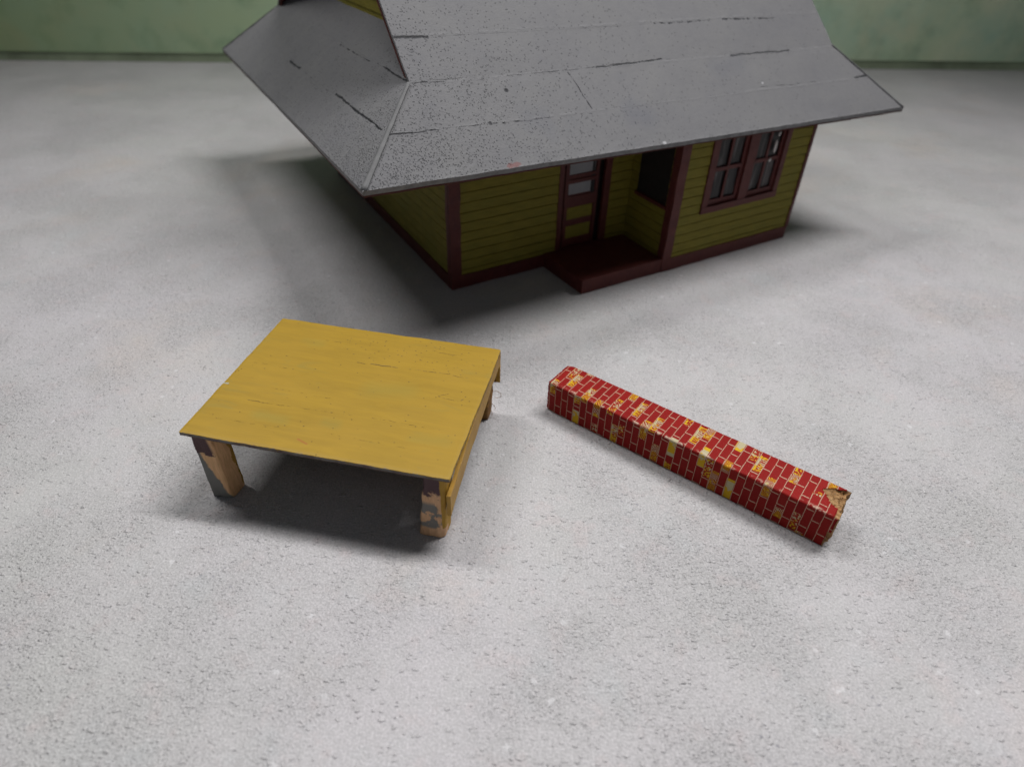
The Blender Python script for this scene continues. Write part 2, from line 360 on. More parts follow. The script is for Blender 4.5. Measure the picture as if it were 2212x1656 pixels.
def mat_wood_end():
    t = NT('torn_wood'); P = t.obj()
    g = t.noise(t.mp(P, scale=(.6, 3, 3)), 2.2, 5, .7, 1.)
    c = t.mix(t.ramp(g, .3, .7), (.44, .27, .125), (.23, .105, .03))
    c = t.mix(t.ramp(t.noise(P, 5, 5, .7), .60, .70, 0, .7), c, (.58, .44, .28))
    c = t.mix(t.ramp(t.noise(t.mp(P, loc=(3, 3, 3)), 4, 4, .7), .60, .68, 0, .8), c, (.07, .028, .01))
    return t.fin(c, .75, t.bump(t.noise(P, 7, 5, .75), 1., .07), .3)
PITCHC = .3347
def mat_brick():
    t = NT('printed_brick_paper'); P = t.uv()
    j = t.vm('SCALE', t.vm('SUBTRACT', t.noise(P, 6.5, 3, .6, col=True), (.5, .5, .5)), scale=.035)
    j2 = t.vm('SCALE', t.vm('SUBTRACT', t.noise(P, 26, 2, .6, col=True), (.5, .5, .5)), scale=.022)
    Q = t.vm('ADD', t.vm('ADD', P, j), j2); u, s = t.sep(Q)[:2]
    k = t.math('DIVIDE', t.math('SUBTRACT', u, .32), PITCHC); kf = t.math('FLOOR', k); fr = t.math('FRACT', k)
    par = t.math('FLOORED_MODULO', kf, 2.)
    s2 = t.math('DIVIDE', t.math('SUBTRACT', s, t.ramp(par, 0, 1, .51, .05)), .955); sf = t.math('FLOOR', s2); sr = t.math('FRACT', s2)
    cmb = t.n.new('ShaderNodeCombineXYZ'); t.set(cmb, 0, kf); t.set(cmb, 1, sf)
    wn = t.n.new('ShaderNodeTexWhiteNoise'); wn.noise_dimensions = '3D'; t.set(wn, 0, cmb.outputs[0]); rnd = wn.outputs[0]
    c = t.mix(rnd, (.195, .006, .005), (.235, .009, .007))
    c = t.mix(t.ramp(t.noise(P, 14, 3, .7), .4, .75, 0, .35), c, (.27, .012, .012))
    # mortar lines: a course line, broken near one end of each brick, and a short head joint
    l1 = t.math('LESS_THAN', fr, .078)
    gap = t.mul(t.math('GREATER_THAN', sr, .94), t.math('GREATER_THAN', t.noise(P, 3, 1), .46))
    l1 = t.mul(l1, t.math('SUBTRACT', 1., gap))
    head = t.mul(t.math('LESS_THAN', sr, .045), t.math('LESS_THAN', fr, .92))
    line = t.mx(l1, head)
    thin = t.ramp(t.noise(P, 30, 2, .7), .24, .34)
    line = t.mul(line, thin)
    at = t.n.new('ShaderNodeAttribute'); at.attribute_name = 'mark'; mk = at.outputs['Fac']
    has = t.math('GREATER_THAN', mk, .5)
    isA = t.math('COMPARE', mk, 1., .1); isB = t.math('COMPARE', mk, 2., .1); isC = t.math('COMPARE', mk, 3., .1)
    inn = t.mul(has, t.math('GREATER_THAN', fr, .10))
    fade = t.add(sr, t.ramp(t.noise(P, 5, 2), .3, .7, -.3, .3))
    bc = t.mix(t.ramp(fade, .50, .62), (.52, .32, .012), (.42, .37, .23))
    # hatches
    dg = t.math('FRACT', t.mul(t.add(t.mul(u, 1.), t.mul(s, .9)), t.ramp(t.noise(P, 2.2, 1), .4, .6, 7.5, 9.5))); hA = t.math('LESS_THAN', dg, .58)
    cb = t.math('FRACT', t.add(t.mul(s, 8.5), t.ramp(t.noise(P, 8, 1), .3, .7, -.25, .25))); hB = t.mul(t.math('LESS_THAN', cb, .55), t.math('GREATER_THAN', fr, .30))
    hC = t.math('GREATER_THAN', t.noise(t.mp(P, scale=(1.2, 1, 1)), 10, 1, .5), .44)
    ht = t.mx(t.mul(isA, hA), t.mx(t.mul(isB, hB), t.mul(isC, hC)))
    ht = t.mul(ht, t.math('GREATER_THAN', t.noise(P, 6, 2), .40))
    bc = t.mix(ht, bc, (.27, .018, .008))
    c = t.mix(line, c, (.42, .28, .20))
    c = t.mix(t.mul(inn, t.ramp(t.noise(P, 22, 2), .28, .34)), c, bc)
    # scuffs where the paper is worn on the edges
    sc = t.ramp(t.noise(P, 1.8, 5, .7), .655, .70, 0, .55)
    wear = t.math('ABSOLUTE', t.math('SUBTRACT', s, 1.70)); wr = t.mul(t.ramp(wear, .02, .12, 1, 0), t.ramp(t.noise(P, 2.6, 5, .7), .54, .62))
    c = t.mix(t.mul(wr, .8), c, (.55, .44, .34))
    spk = t.ramp(t.noise(P, 38, 1), .70, .74, 0, .5)
    c = t.mix(spk, c, (.5, .2, .17))
    return t.fin(c, .6, t.bump(t.add(t.noise(P, 20, 3), t.mul(line, .3)), .25, .01), .1)
def mat_glass():
    t = NT('brushed_on_window_film'); P = t.obj()
    n = t.noise(t.mp(P, scale=(3, 3, .22)), 1.7, 2, .5)
    c = t.mix(t.ramp(n, .52, .66), (.004, .004, .005), (.09, .08, .08))
    return t.fin(c, .3, t.bump(n, .6, .06), .3)
def mat_pale():
    t = NT('pale_paper_pane'); P = t.obj()
    c = t.mix(t.noise(P, 1.2, 3), (.34, .35, .37), (.20, .205, .22))
    return t.fin(c, .6)

M_ground = mat_ground(); M_back = mat_backdrop(); M_sid = mat_siding(); M_mar = mat_maroon(); M_roof = mat_roof('low'); M_roofh = mat_roof('high'); M_roofs = mat_roof('skirt'); M_fill = mat_roof_plain()
M_top = mat_tabletop(); M_ys = mat_yellow_side(); M_ll = mat_leg_left(); M_lr = mat_leg_right(); M_lb = mat_leg_back(); M_wood = mat_wood_end(); M_brick = mat_brick()
M_glass = mat_glass(); M_pale = mat_pale()
M_dark = simple('dark_card', (.02, .017, .015), .8, .3)
M_under = simple('maroon_card_edge', (.07, .02, .017), .7, .3)
M_edge = simple('grey_card_edge', (.21, .21, .215), .7, .3, 2.5, .03)
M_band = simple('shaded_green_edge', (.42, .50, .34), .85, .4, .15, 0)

# ------------------------------------------------------------------ ground and backdrop
bm = bmesh.new()
v = [bm.verts.new(p) for p in ((-190, -60, 0), (190, -60, 0), (190, 125, 0), (-190, 125, 0))]; bm.faces.new(v)
tag(link('ground', bm, M_ground), kind='structure')
bk = empty('backdrop_board', (0, 92.9, 0), R(4.6536))
tag(bk, 'mottled green backdrop board standing behind the model station', 'backdrop')
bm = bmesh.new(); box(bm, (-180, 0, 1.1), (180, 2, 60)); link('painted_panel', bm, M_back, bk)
bm = bmesh.new(); box(bm, (-180, .12, 0), (180, 2.2, 1.1)); link('foot_shade_strip', bm, M_band, bk)  # added strip, its darker green stands in for shade at the board's foot

# ------------------------------------------------------------------ the model station
HX, HY, HYAW = -3.745, 34.522, R(30.77)
st = empty('model_station', (HX, HY, 0), HYAW)
tag(st, 'model railway station with grey roof, olive yellow clapboard walls and maroon trim', 'model building')
DEP, X2, X3, BACK, ZS = 4.131, 12.815, 23.92, 21.5, .53
PB = .597
def siding(name, axis, c, a0, a1, z0, ztop, holes=(), out=-1, parent=st):
    """clapboards on a wall: axis 'u' -> wall runs along x at y=c; axis 'v' -> runs along y at x=c. out = side the boards face. ztop(a) or number"""
    bm = bmesh.new()
    zt = ztop if callable(ztop) else (lambda a: ztop)
    def P(a, d, z):
        return (a, c+out*d, z) if axis == 'u' else (c+out*d, a, z)
    k0 = math.floor((z0-ZS)/PB)
    zmax = max(zt(a0), zt(a1))
    k = k0
    while ZS+k*PB < zmax:
        b0 = max(ZS+k*PB, z0); b1 = ZS+(k+1)*PB
        segs = [(a0, a1)]
        for h0, h1, hz0, hz1 in holes:
            zm = (b0+b1)/2
            if hz0 < zm < hz1:
                ns = []
                for s0, s1 in segs:
                    if h0 <= s0 and h1 >= s1: continue
                    if h1 <= s0 or h0 >= s1: ns.append((s0, s1)); continue
                    if h0 > s0: ns.append((s0, h0))
                    if h1 < s1: ns.append((h1, s1))
                segs = ns
        for s0, s1 in segs:
            t0, t1 = min(b1, zt(s0)), min(b1, zt(s1))
            if t0 <= b0+.01 and t1 <= b0+.01: continue
            t0 = max(t0, b0+.01); t1 = max(t1, b0+.01)
            n = max(1, int((s1-s0)/.8)); 
            lip = [.085+random.uniform(-.015, .015) for _ in range(n+1)]
            A = []
            for i in range(n+1):
                f = i/n; a = s0+(s1-s0)*f; tt = min(b1, zt(a)); zb = b0+.012*math.sin(a*2.3+k)+.02
                A.append([bm.verts.new(P(a, lip[i], zb+.03)), bm.verts.new(P(a, lip[i]-.02, zb)), bm.verts.new(P(a, -.15, zb)), bm.verts.new(P(a, -.15, max(tt-.03, zb+.04))), bm.verts.new(P(a, .05, max(tt-.03, zb+.04)))])
            ok = [min(zt(s0+(s1-s0)*i/n), b1) > b0+.15 for i in range(n+1)]
            for i in range(n):
                if not (ok[i] and ok[i+1]): continue
                for q in range(5):
                    bm.faces.new((A[i][q], A[i+1][q], A[i+1][(q+1) % 5], A[i][(q+1) % 5]))
                if i == 0 or not ok[i-1]: bm.faces.new(A[i])
                if i == n-1 or not ok[i+2]: bm.faces.new(A[i+1][::-1])
            for i in range(n+1):
                for vv in A[i]:
                    if not vv.link_faces: bm.verts.remove(vv)
        k += 1
    # backing sheet behind the boards, cut round the openings
    cuts = sorted({a0, a1, *[h[0] for h in holes], *[h[1] for h in holes]})
    for i in range(len(cuts)-1):
        c0, c1 = cuts[i], cuts[i+1]; zz = [(z0, None)]
        for h in holes:
            if h[0] <= c0+1e-6 and h[1] >= c1-1e-6:
                zz = []
                if h[2] > z0+.01: zz.append((z0, h[2]))
                if h[3] < zmax-.01: zz.append((h[3], None))
        for q0, q1 in zz:
            e0 = q1 if q1 is not None else zt(c0); e1 = q1 if q1 is not None else zt(c1)
            lo = [P(c0, -.16, q0), P(c1, -.16, q0), P(c1, -.16, e1), P(c0, -.16, e0)]
            hi = [P(c0, -.02, q0), P(c1, -.02, q0), P(c1, -.02, e1), P(c0, -.02, e0)]
            hexa(bm, lo, hi)
    return link(name, bm, M_sid, parent)
def trim(name, a, b, parent=st, mat=None, amp=.035, sc=1.2):
    bm = bmesh.new(); box(bm, a, b)
    L = [abs(b[i]-a[i]) for i in range(3)]
    ax = L.index(max(L)); n = max(2, int(L[ax]/.35))
    es = [e for e in bm.edges if abs((e.verts[0].co-e.verts[1].co)[ax]) > L[ax]*.5]
    bmesh.ops.subdivide_edges(bm, edges=es, cuts=n, use_grid_fill=True)
    for v in bm.verts:
        v.co = wob(v.co, sc, amp, 3)
    return link(name, bm, mat or M_mar, parent, False)

# walls (height stops just below the tilted roof)
siding('wall', 'u', 0, 0, X2, .80, 12.6, [(7.25, 11.1, .5, 6.9)])
siding('wall', 'u', -DEP, X2, X3, .80, 9.25, [(15.2, 21.65, 3.75, 8.3)])
siding('wall', 'v', X2, -DEP, 0, .80, lambda v: 9.3+(v+DEP)*.80, [(-3.6, -.75, 4.1, 8.3)], out=-1)
siding('wall', 'v', 0, 0, BACK, .80, 12.3, out=-1)
siding('wall', 'v', X3, -DEP, BACK, .80, lambda v: min(9.2+(v+DEP)*.80, 12.3), out=1)
siding('wall', 'u', BACK, 0, X3, .80, 12.3, out=1)
bm = bmesh.new(); box(bm, (.4, .4, .3), (X3-.4, BACK-.4, .6)); box(bm, (X2+.3, -DEP+.3, .3), (X3-.4, .5, .55)); link('floor_panel', bm, M_dark, st)
# base strips and corner boards
trim('base_strip', (-.14, -.16, 0), (X2-.1, .2, .82)); trim('base_strip', (X2-.16, -DEP-.16, 0), (X3+.02, -DEP+.25, .84))
trim('base_strip', (-.16, .2, 0), (.2, BACK+.15, .80)); trim('base_strip', (X3-.2, -DEP+.1, 0), (X3+.16, BACK+.15, .80))
trim('corner_board', (-.13, -.15, .82), (.56, .0, 12.4), amp=.06); trim('corner_board', (-.15, .0, .80), (.0, .35, 12.4))
trim('corner_board', (X2-.14, -DEP-.16, .84), (13.34, -DEP+.02, 9.2), amp=.06); trim('corner_board', (X2-.15, -DEP+.02, .84), (X2-.0, -DEP+.4, 9.2))
trim('corner_board', (X3-.12, -DEP-.13, .84), (X3+.14, -DEP+.02, 9.0), amp=.02); trim('corner_board', (X3+.0, -DEP+.02, .8), (X3+.15, -DEP+.45, 9.2))
# step in front of the door
bm = bmesh.new()
lo = [(6.55, -DEP-.08, 0), (X2-.12, -DEP-.12, 0), (X2-.12, .0, 0), (6.35, .0, 0)]; hi = [(x, y, .91) for x, y, z in lo]
hexa(bm, lo, hi); bevel(bm, .05, 2); link('step', bm, M_mar, st)
# door with frame
dr = trim('door', (7.72, .06, .93), (10.2, .22, 6.6), amp=.015)
for nm, a, b in (('door_jamb', (7.22, -.13, .93), (7.55, .1, 6.9)), ('door_jamb', (10.62, -.13, .93), (11.1, .1, 6.9)), ('lintel', (7.22, -.13, 6.6), (11.1, .1, 7.0))):
    trim(nm, a, b, st, amp=.02)
def pane(name, a, b, mat, parent):
    bm = bmesh.new(); box(bm, a, b); return link(name, bm, mat, parent)
pane('door_panel', (8.0, .03, 2.78), (9.93, .055, 3.56), M_sid, dr)
pane('door_panel', (7.96, .03, 1.52), (9.9, .055, 2.34), M_sid, dr)
pane('pane', (8.02, .03, 4.42), (9.66, .055, 5.1), M_pale, dr); pane('pane', (8.02, .03, 5.68), (9.7, .055, 6.4), M_pale, dr)
pane('pane', (9.68, .03, 4.3), (9.95, .055, 6.4), M_glass, dr)
for z0, z1 in ((3.6, 4.3), (5.12, 5.35), (5.48, 5.66)):
    trim('door_rail', (7.95, -.02, z0), (9.98, .07, z1), dr, amp=.015)
for x0, x1 in ((7.72, 7.97), (9.98, 10.2)): trim('stile', (x0, -.03, .95), (x1, .07, 6.6), dr, amp=.015)
pane('doorway_back', (7.3, .35, .9), (11.1, .45, 7.2), M_dark, st)
# double window in the bay
wz0, wz1, y0 = 3.55, 8.3, -DEP
wf = trim('window', (15.12, y0-.20, 3.45), (21.75, y0+.02, 3.85), amp=.03)     # sill rail carries the rest
for x0, x1 in ((15.12, 15.55), (18.15, 18.85), (21.35, 21.75)): trim('window_frame', (x0, y0-.17, 3.85), (x1, y0+.05, 8.5), wf, amp=.02)
trim('window_frame', (15.55, y0-.17, 8.1), (21.35, y0+.05, 8.5), wf, amp=.02)
for x0, x1 in ((15.55, 18.15), (18.85, 21.35)):
    bm = bmesh.new()
    n = 24; W = []
    for i in range(n+1):
        for k in range(n+1):
            x = x0+(x1-x0)*i/n; z = 3.85+(8.1-3.85)*k/n
            W.append(bm.verts.new((x, y0+.10+.03*noise.noise((x*1.8, 3, z*.8)), z)))
    for i in range(n):
        for k in range(n):
            q = i*(n+1)+k; bm.faces.new((W[q], W[q+n+1], W[q+n+2], W[q+1]))
    g = link('pane', bm, M_glass, wf, True)
    bm = bmesh.new()
    f = .26
    box(bm, (x0, y0-.02, 3.85), (x0+f, y0+.08, 8.1)); box(bm, (x1-f, y0-.02, 3.85), (x1, y0+.08, 8.1))
    box(bm, (x0+f, y0-.02, 3.85), (x1-f, y0+.08, 4.2)); box(bm, (x0+f, y0-.03, 5.98), (x1-f, y0+.08, 6.22))
    xm = (x0+x1)/2
    box(bm, (xm-.09, y0-.01, 4.2), (xm+.09, y0+.08, 5.98)); box(bm, (xm-.09, y0-.01, 6.22), (xm+.09, y0+.08, 8.1))
    for v in bm.verts: v.co = wob(v.co, 2., .03, 5)
    link('sash', bm, M_mar, wf)
# blobs of dried clear glue on the right pane
bm = bmesh.new()
t = NT('dried_glue'); t.b.inputs['Coat Weight'].default_value = 1
M_glue = t.fin((.62, .58, .56), .12, None, .8)
for (cx, cz, rx, rz) in ((20.72, 7.62, .10, .16), (20.62, 6.85, .09, .40), (20.42, 6.05, .12, .13)):
    bm = bmesh.new(); mt = Matrix.Translation((cx, y0-.06, cz)) @ Matrix.Diagonal((rx, .07, rz, 1))
    bmesh.ops.create_uvsphere(bm, u_segments=14, v_segments=10, radius=1, matrix=mt)
    for v in bm.verts: v.co = wob(v.co, 3., .06, 8)
    link('glue_blob', bm, M_glue, wf, True)
# side window of the bay
pane('window', (X2-.02, -3.6, 4.1), (X2+.1, -.75, 8.3), M_dark, st)
trim('sill', (X2-.16, -3.65, 3.98), (X2+.0, -.7, 4.2), amp=.02)

# roof, loosely set on the walls
RL, RD, RI, RJ, RH, RK = 36.870, 33.211, 3.9045, 3.839, 3.258, .9072
def rotm(a, b, c): return Matrix.Rotation(R(a), 4, 'Z') @ Matrix.Rotation(R(b), 4, 'X') @ Matrix.Rotation(R(c), 4, 'Y')
roofw = Matrix.Translation((-6.625, 26.721, 9.128)) @ rotm(30.152, -.7905, 1.0413)
stw = Matrix.Translation((HX, HY, 0)) @ Matrix.Rotation(HYAW, 4, 'Z')
def slab(bm, top, th, mi_top=0, mi_side=1, mi_low=2, low=.09, inset=.03, step=1.0):
    """top: ordered polygon rows? here a quad (4 points), grid-subdivided, thickness downward"""
    a, b, c, d = [Vector(p) for p in top]
    n1 = max(2, int(((b-a).length+(c-d).length)/2/step)); n2 = max(2, int(((d-a).length+(c-b).length)/2/step))
    nrm = (b-a).cross(d-a).normalized()
    nrm = Vector((0, 0, 1))
    def grid(off, ins):
        G = []
        cen = (a+b+c+d)/4
        for i in range(n1+1):
            for k in range(n2+1):
                u, w_ = i/n1, k/n2
                p = (a*(1-u)+b*u)*(1-w_)+(d*(1-u)+c*u)*w_
                e = 1 if (i in (0, n1) or k in (0, n2)) else 0
                if e:
                    dr = (cen-p).normalized(); p = p+dr*ins
                    nn = noise.noise_vector(p*1.7)*.03+noise.noise_vector(p*5)*.015
                    p = p+nn
                else:
                    p = p+nrm*(noise.noise(p*.35)*.05)
                G.append(p-nrm*off)
        return G
    def layer(o0, o1, ins, mt, ms):
        T = [bm.verts.new(p) for p in grid(o0, ins)]; B = [bm.verts.new(p) for p in grid(o1, ins)]
        ix = lambda i, k: i*(n2+1)+k
        for i in range(n1):
            for k in range(n2):
                f = bm.faces.new((T[ix(i,k)], T[ix(i+1,k)], T[ix(i+1,k+1)], T[ix(i,k+1)])); f.material_index = mt
                f = bm.faces.new((B[ix(i,k)], B[ix(i,k+1)], B[ix(i+1,k+1)], B[ix(i+1,k)])); f.material_index = ms
        bd = [(i, 0) for i in range(n1)]+[(n1, k) for k in range(n2)]+[(i, n2) for i in range(n1, 0, -1)]+[(0, k) for k in range(n2, 0, -1)]
        for q in range(len(bd)):
            p0, p1 = bd[q], bd[(q+1) % len(bd)]
            f = bm.faces.new((T[ix(*p0)], T[ix(*p1)], B[ix(*p1)], B[ix(*p0)])); f.material_index = ms
    layer(0, th-low, 0, mi_top, mi_side)
    layer(th-low+.004, th, inset, mi_low, mi_low)
def A(x, y, z): return (x, y, z)
RZ = RH+(RD/2-RJ)*RK
bm = bmesh.new()
slab(bm, (A(0,0,0), A(RL,0,0), A(RL-RI,RJ,RH), A(RI,RJ,RH)), .30, step=.7)
slab(bm, (A(RI,RJ,RH), A(RL-RI,RJ,RH), A(RL-RI,RD/2,RZ), A(RI,RD/2,RZ)), .30, mi_top=3)
slab(bm, (A(0,RD,0), A(RL,RD,0), A(RL-RI,RD-RJ,RH), A(RI,RD-RJ,RH)), .30)
slab(bm, (A(RI,RD-RJ,RH), A(RL-RI,RD-RJ,RH), A(RL-RI,RD/2,RZ), A(RI,RD/2,RZ)), .30)
roof = link('roof', bm, [M_roof, M_edge, M_under, M_roofh], st)
roof.matrix_local = stw.inverted() @ roofw
G = 5.55; GZ = RH/RI*G
for sx in (0, 1):
    X = (lambda x: x) if sx == 0 else (lambda x: RL-x)
    bm = bmesh.new()
    slab(bm, (A(X(0),0,0), A(X(0),RD,0), A(X(RI),RD-RJ,RH), A(X(RI),RJ,RH)), .28, step=.8)
    # the part that runs on under the overhanging gable
    y1 = RJ+(GZ-RH)/RK+.25
    slab(bm, (A(X(RI),RJ+.05,RH), A(X(RI),RD-RJ-.05,RH), A(X(G+.1),RD-y1,GZ+.08), A(X(G+.1),y1,GZ+.08)), .2)
    sk = link('end_skirt', bm, [M_roofs, M_edge, M_under], roof)
    # gable wall
    bm = bmesh.new(); zz = GZ-.3; nb = 0
    while zz < RZ-.6:
        ya = RJ+(max(zz, RH)-RH)/RK+.30; yb = RJ+(zz+.6-RH)/RK+.30
        if yb > RD/2: break
        lo = [A(X(G), ya, zz), A(X(G), RD-ya, zz), A(X(G+.06), RD-yb, zz+.6), A(X(G+.06), yb, zz+.6)]
        hi = [A(X(G+.25), ya, zz), A(X(G+.25), RD-ya, zz), A(X(G+.25), RD-yb, zz+.6), A(X(G+.25), yb, zz+.6)]
        hexa(bm, lo, hi); zz += .6
    link('gable_wall', bm, M_sid, roof)
# barge edges: a thin maroon line under the rake
for x_ in (RI+.05, RL-RI-.13):
    bm = bmesh.new()
    for (ya, za, yb, zb) in ((RJ+.1, RH, RD/2, RZ-.1), (RD-RJ-.1, RH, RD/2, RZ-.1)):
        lo = [A(x_, ya, za-.55), A(x_, yb, zb-.55), A(x_+.08, yb, zb-.55), A(x_+.08, ya, za-.55)]
        hi = [(p[0], p[1], p[2]+.17) for p in lo]
        hexa(bm, lo, hi)
    link('barge_strip', bm, M_mar, roof)
# rounded filler along each hip
def bead(p0, p1, r0, r1, nrm, n=26, seg=8, flat=.45):
    bm = bmesh.new(); p0, p1 = Vector(p0), Vector(p1); d = (p1-p0).normalized(); nrm = Vector(nrm).normalized(); s_ = d.cross(nrm).normalized(); nn = s_.cross(d)
    rings = []
    for i in range(n+1):
        f = i/n; c = p0.lerp(p1, f); r = r0+(r1-r0)*f; r *= 1+.18*noise.noise((f*9, r0, 3))
        rings.append([bm.verts.new(c+s_*(math.cos(2*math.pi*k/seg)*r)+nn*(math.sin(2*math.pi*k/seg)*r*flat)) for k in range(seg)])
    for i in range(n):
        for k in range(seg): bm.faces.new((rings[i][k], rings[i][(k+1) % seg], rings[i+1][(k+1) % seg], rings[i+1][k]))
    bm.faces.new(rings[0][::-1]); bm.faces.new(rings[-1])
    return bm
for (p0, p1, nx, ny) in (((.06,.06,.0),(RI-.05,RJ-.05,RH),-1,-1), ((RL-.06,.06,0),(RL-RI,RJ,RH),1,-1), ((.06,RD-.06,0),(RI,RD-RJ,RH),-1,1), ((RL-.06,RD-.06,0),(RL-RI,RD-RJ,RH),1,1)):
    link('hip_cap', bead(p0, p1, .16, .09, (nx*.5, ny*.5, .85), flat=.35), M_fill, roof, True)

# ------------------------------------------------------------------ yellow loading platform
TX, TY, TYAW = -12.3345, 17.5824, R(-11.0888)
TL, TD, TZ = 10.4617, 8.0375, 3.4115
pf = empty('loading_platform', (TX, TY, 0), TYAW)
tag(pf, 'low ochre yellow wooden platform on four short legs, left of the brick-paper bar', 'platform')
bm = bmesh.new()
n1, n2 = 84, 64
def tedge(x, y):
    p = Vector((x, y, 0)); e = noise.noise_vector(p*1.4)*.03+noise.noise_vector(p*6)*.012
    ex = min(x, TL-x) < .02; ey = min(y, TD-y) < .02
    # corners slightly worn round
    for cx, cy in ((0, 0), (TL, 0), (TL, TD), (0, TD)):
        dd = math.hypot(x-cx, y-cy)
        if dd < .1: p += (Vector((TL/2, TD/2, 0))-p).normalized()*(.02*(1-dd/.1))
    return p+Vector((e.x if ex else 0, e.y if ey else 0, 0))
top = {}; bot = {}
for i in range(n1+1):
    for k in range(n2+1):
        p = tedge(TL*i/n1, TD*k/n2)
        edge = i in (0, n1) or k in (0, n2)
        z = TZ+.012*noise.noise(p*.6)-(.02 if edge else 0)
        top[i, k] = bm.verts.new((p.x, p.y, z)); 
        if edge: bot[i, k] = bm.verts.new((p.x, p.y, TZ-.18+.015*noise.noise(p*2.)))
for i in range(n1):
    for k in range(n2): bm.faces.new((top[i,k], top[i+1,k], top[i+1,k+1], top[i,k+1]))
ring = [(i, 0) for i in range(n1)]+[(n1, k) for k in range(n2)]+[(i, n2) for i in range(n1, 0, -1)]+[(0, k) for k in range(n2, 0, -1)]
for q in range(len(ring)):
    p0, p1 = ring[q], ring[(q+1) % len(ring)]; bm.faces.new((top[p0], bot[p0], bot[p1], top[p1]))
bm.faces.new([bot[q] for q in ring])
link('deck', bm, M_top, pf)
def leg(lo, hi, mat, seed, cuts=5, amp=.05, lab=None):
    bm = bmesh.new(); hexa(bm, lo, hi); bevel(bm, .05, 1)
    rough(bm, cuts, 2.2, amp, seed)
    for v in bm.verts: v.co.z = max(v.co.z, 0.0)
    o = link('leg', bm, mat, pf)
    if lab: o['label'] = lab
    return o
zt = TZ-.19
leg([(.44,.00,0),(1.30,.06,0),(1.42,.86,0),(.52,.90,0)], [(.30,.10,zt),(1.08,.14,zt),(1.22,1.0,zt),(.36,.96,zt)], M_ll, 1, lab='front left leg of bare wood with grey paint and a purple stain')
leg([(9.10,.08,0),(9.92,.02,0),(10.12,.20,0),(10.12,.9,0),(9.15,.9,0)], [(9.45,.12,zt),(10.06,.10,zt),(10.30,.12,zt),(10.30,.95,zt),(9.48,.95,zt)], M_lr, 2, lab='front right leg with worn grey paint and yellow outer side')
leg([(9.62,6.92,0),(10.08,7.05,0),(10.14,7.72,0),(9.55,7.7,0)], [(9.55,6.9,zt),(10.25,6.95,zt),(10.28,7.75,zt),(9.5,7.7,zt)], M_lb, 3, 7, .10, lab='rear right leg of splintery yellow-painted wood')
leg([(.45,7.0,0),(1.2,7.0,0),(1.2,7.7,0),(.45,7.7,0)], [(.4,7.0,zt),(1.1,7.0,zt),(1.1,7.75,zt),(.4,7.75,zt)], M_lb, 4)
bm = bmesh.new(); hexa(bm, [(1.05,.62,3.215),(1.85,.62,3.215),(1.05,.62,2.45)], [(1.05,.88,3.215),(1.85,.88,3.215),(1.05,.88,2.45)]); rough(bm, 3, 3, .04, 6)
link('corner_brace', bm, M_lb, pf)
# side board that has sprung away from the deck towards the front
def board(name, pts_top, pts_bot, x0, x1, mat):
    bm = bmesh.new(); n = 40; L0, L1 = [], []
    def lerp(pts, y):
        for (ya, za), (yb, zb) in zip(pts, pts[1:]):
            if (ya-y)*(yb-y) <= 0 and ya != yb: return za+(zb-za)*(y-ya)/(yb-ya)
        return pts[-1][1]
    ys = [pts_top[0][0]+(pts_top[-1][0]-pts_top[0][0])*i/n for i in range(n+1)]
    rows = []
    for y in ys:
        a, b = lerp(pts_top, y)+.02*noise.noise((y*2, 1, 0)), lerp(pts_bot, y)+.04*noise.noise((y*1.6, 5, 0))
        o_ = .02*noise.noise((y*1.5, 9, 0))
        rows.append([bm.verts.new((x1+o_, y, a)), bm.verts.new((x1+o_-.01, y, b)), bm.verts.new((x0+o_, y, b)), bm.verts.new((x0+o_, y, a))])
    for r0, r1 in zip(rows, rows[1:]):
        for q in range(4): bm.faces.new((r0[q], r1[q], r1[(q+1) % 4], r0[(q+1) % 4]))
    bm.faces.new(rows[0]); bm.faces.new(rows[-1][::-1])
    return link(name, bm, mat, pf)
sb = board('side_board', [(8.0,3.235),(3.4,3.225),(2.9,3.05),(1.9,2.86),(1.25,2.72),(.6,2.56),(.02,2.50)], [(8.0,2.62),(6.6,2.60),(5.7,2.43),(4.5,2.27),(2.75,2.06),(1,1.74),(.02,1.45)], 10.30, 10.455, M_ys)
# end board across the back, with a longer lug at the corner
bm = bmesh.new()
for a, b in (((.3, 7.82, 2.62), (9.72, 8.0, 3.23)), ((9.72, 7.84, 1.68), (10.29, 8.02, 3.22))):
    box(bm, a, b)
link('end_board', bm, M_lb, pf)
bm = bmesh.new(); box(bm, (10.05, 7.86, 1.67), (10.46, 8.03, 2.6), 0, .015); bevel(bm, .02, 1); link('corner_lug', bm, M_ys, pf)
# chip of yellow paint on the outside of the front left leg
bm = bmesh.new(); bmesh.ops.create_icosphere(bm, subdivisions=2, radius=.12, matrix=Matrix.Translation((.44, .22, .83)) @ Matrix.Diagonal((.7, .8, 1.25, 1)))
for v in bm.verts: v.co = wob(v.co, 6, .05, 2)
link('paint_chip', bm, M_ys, pf)
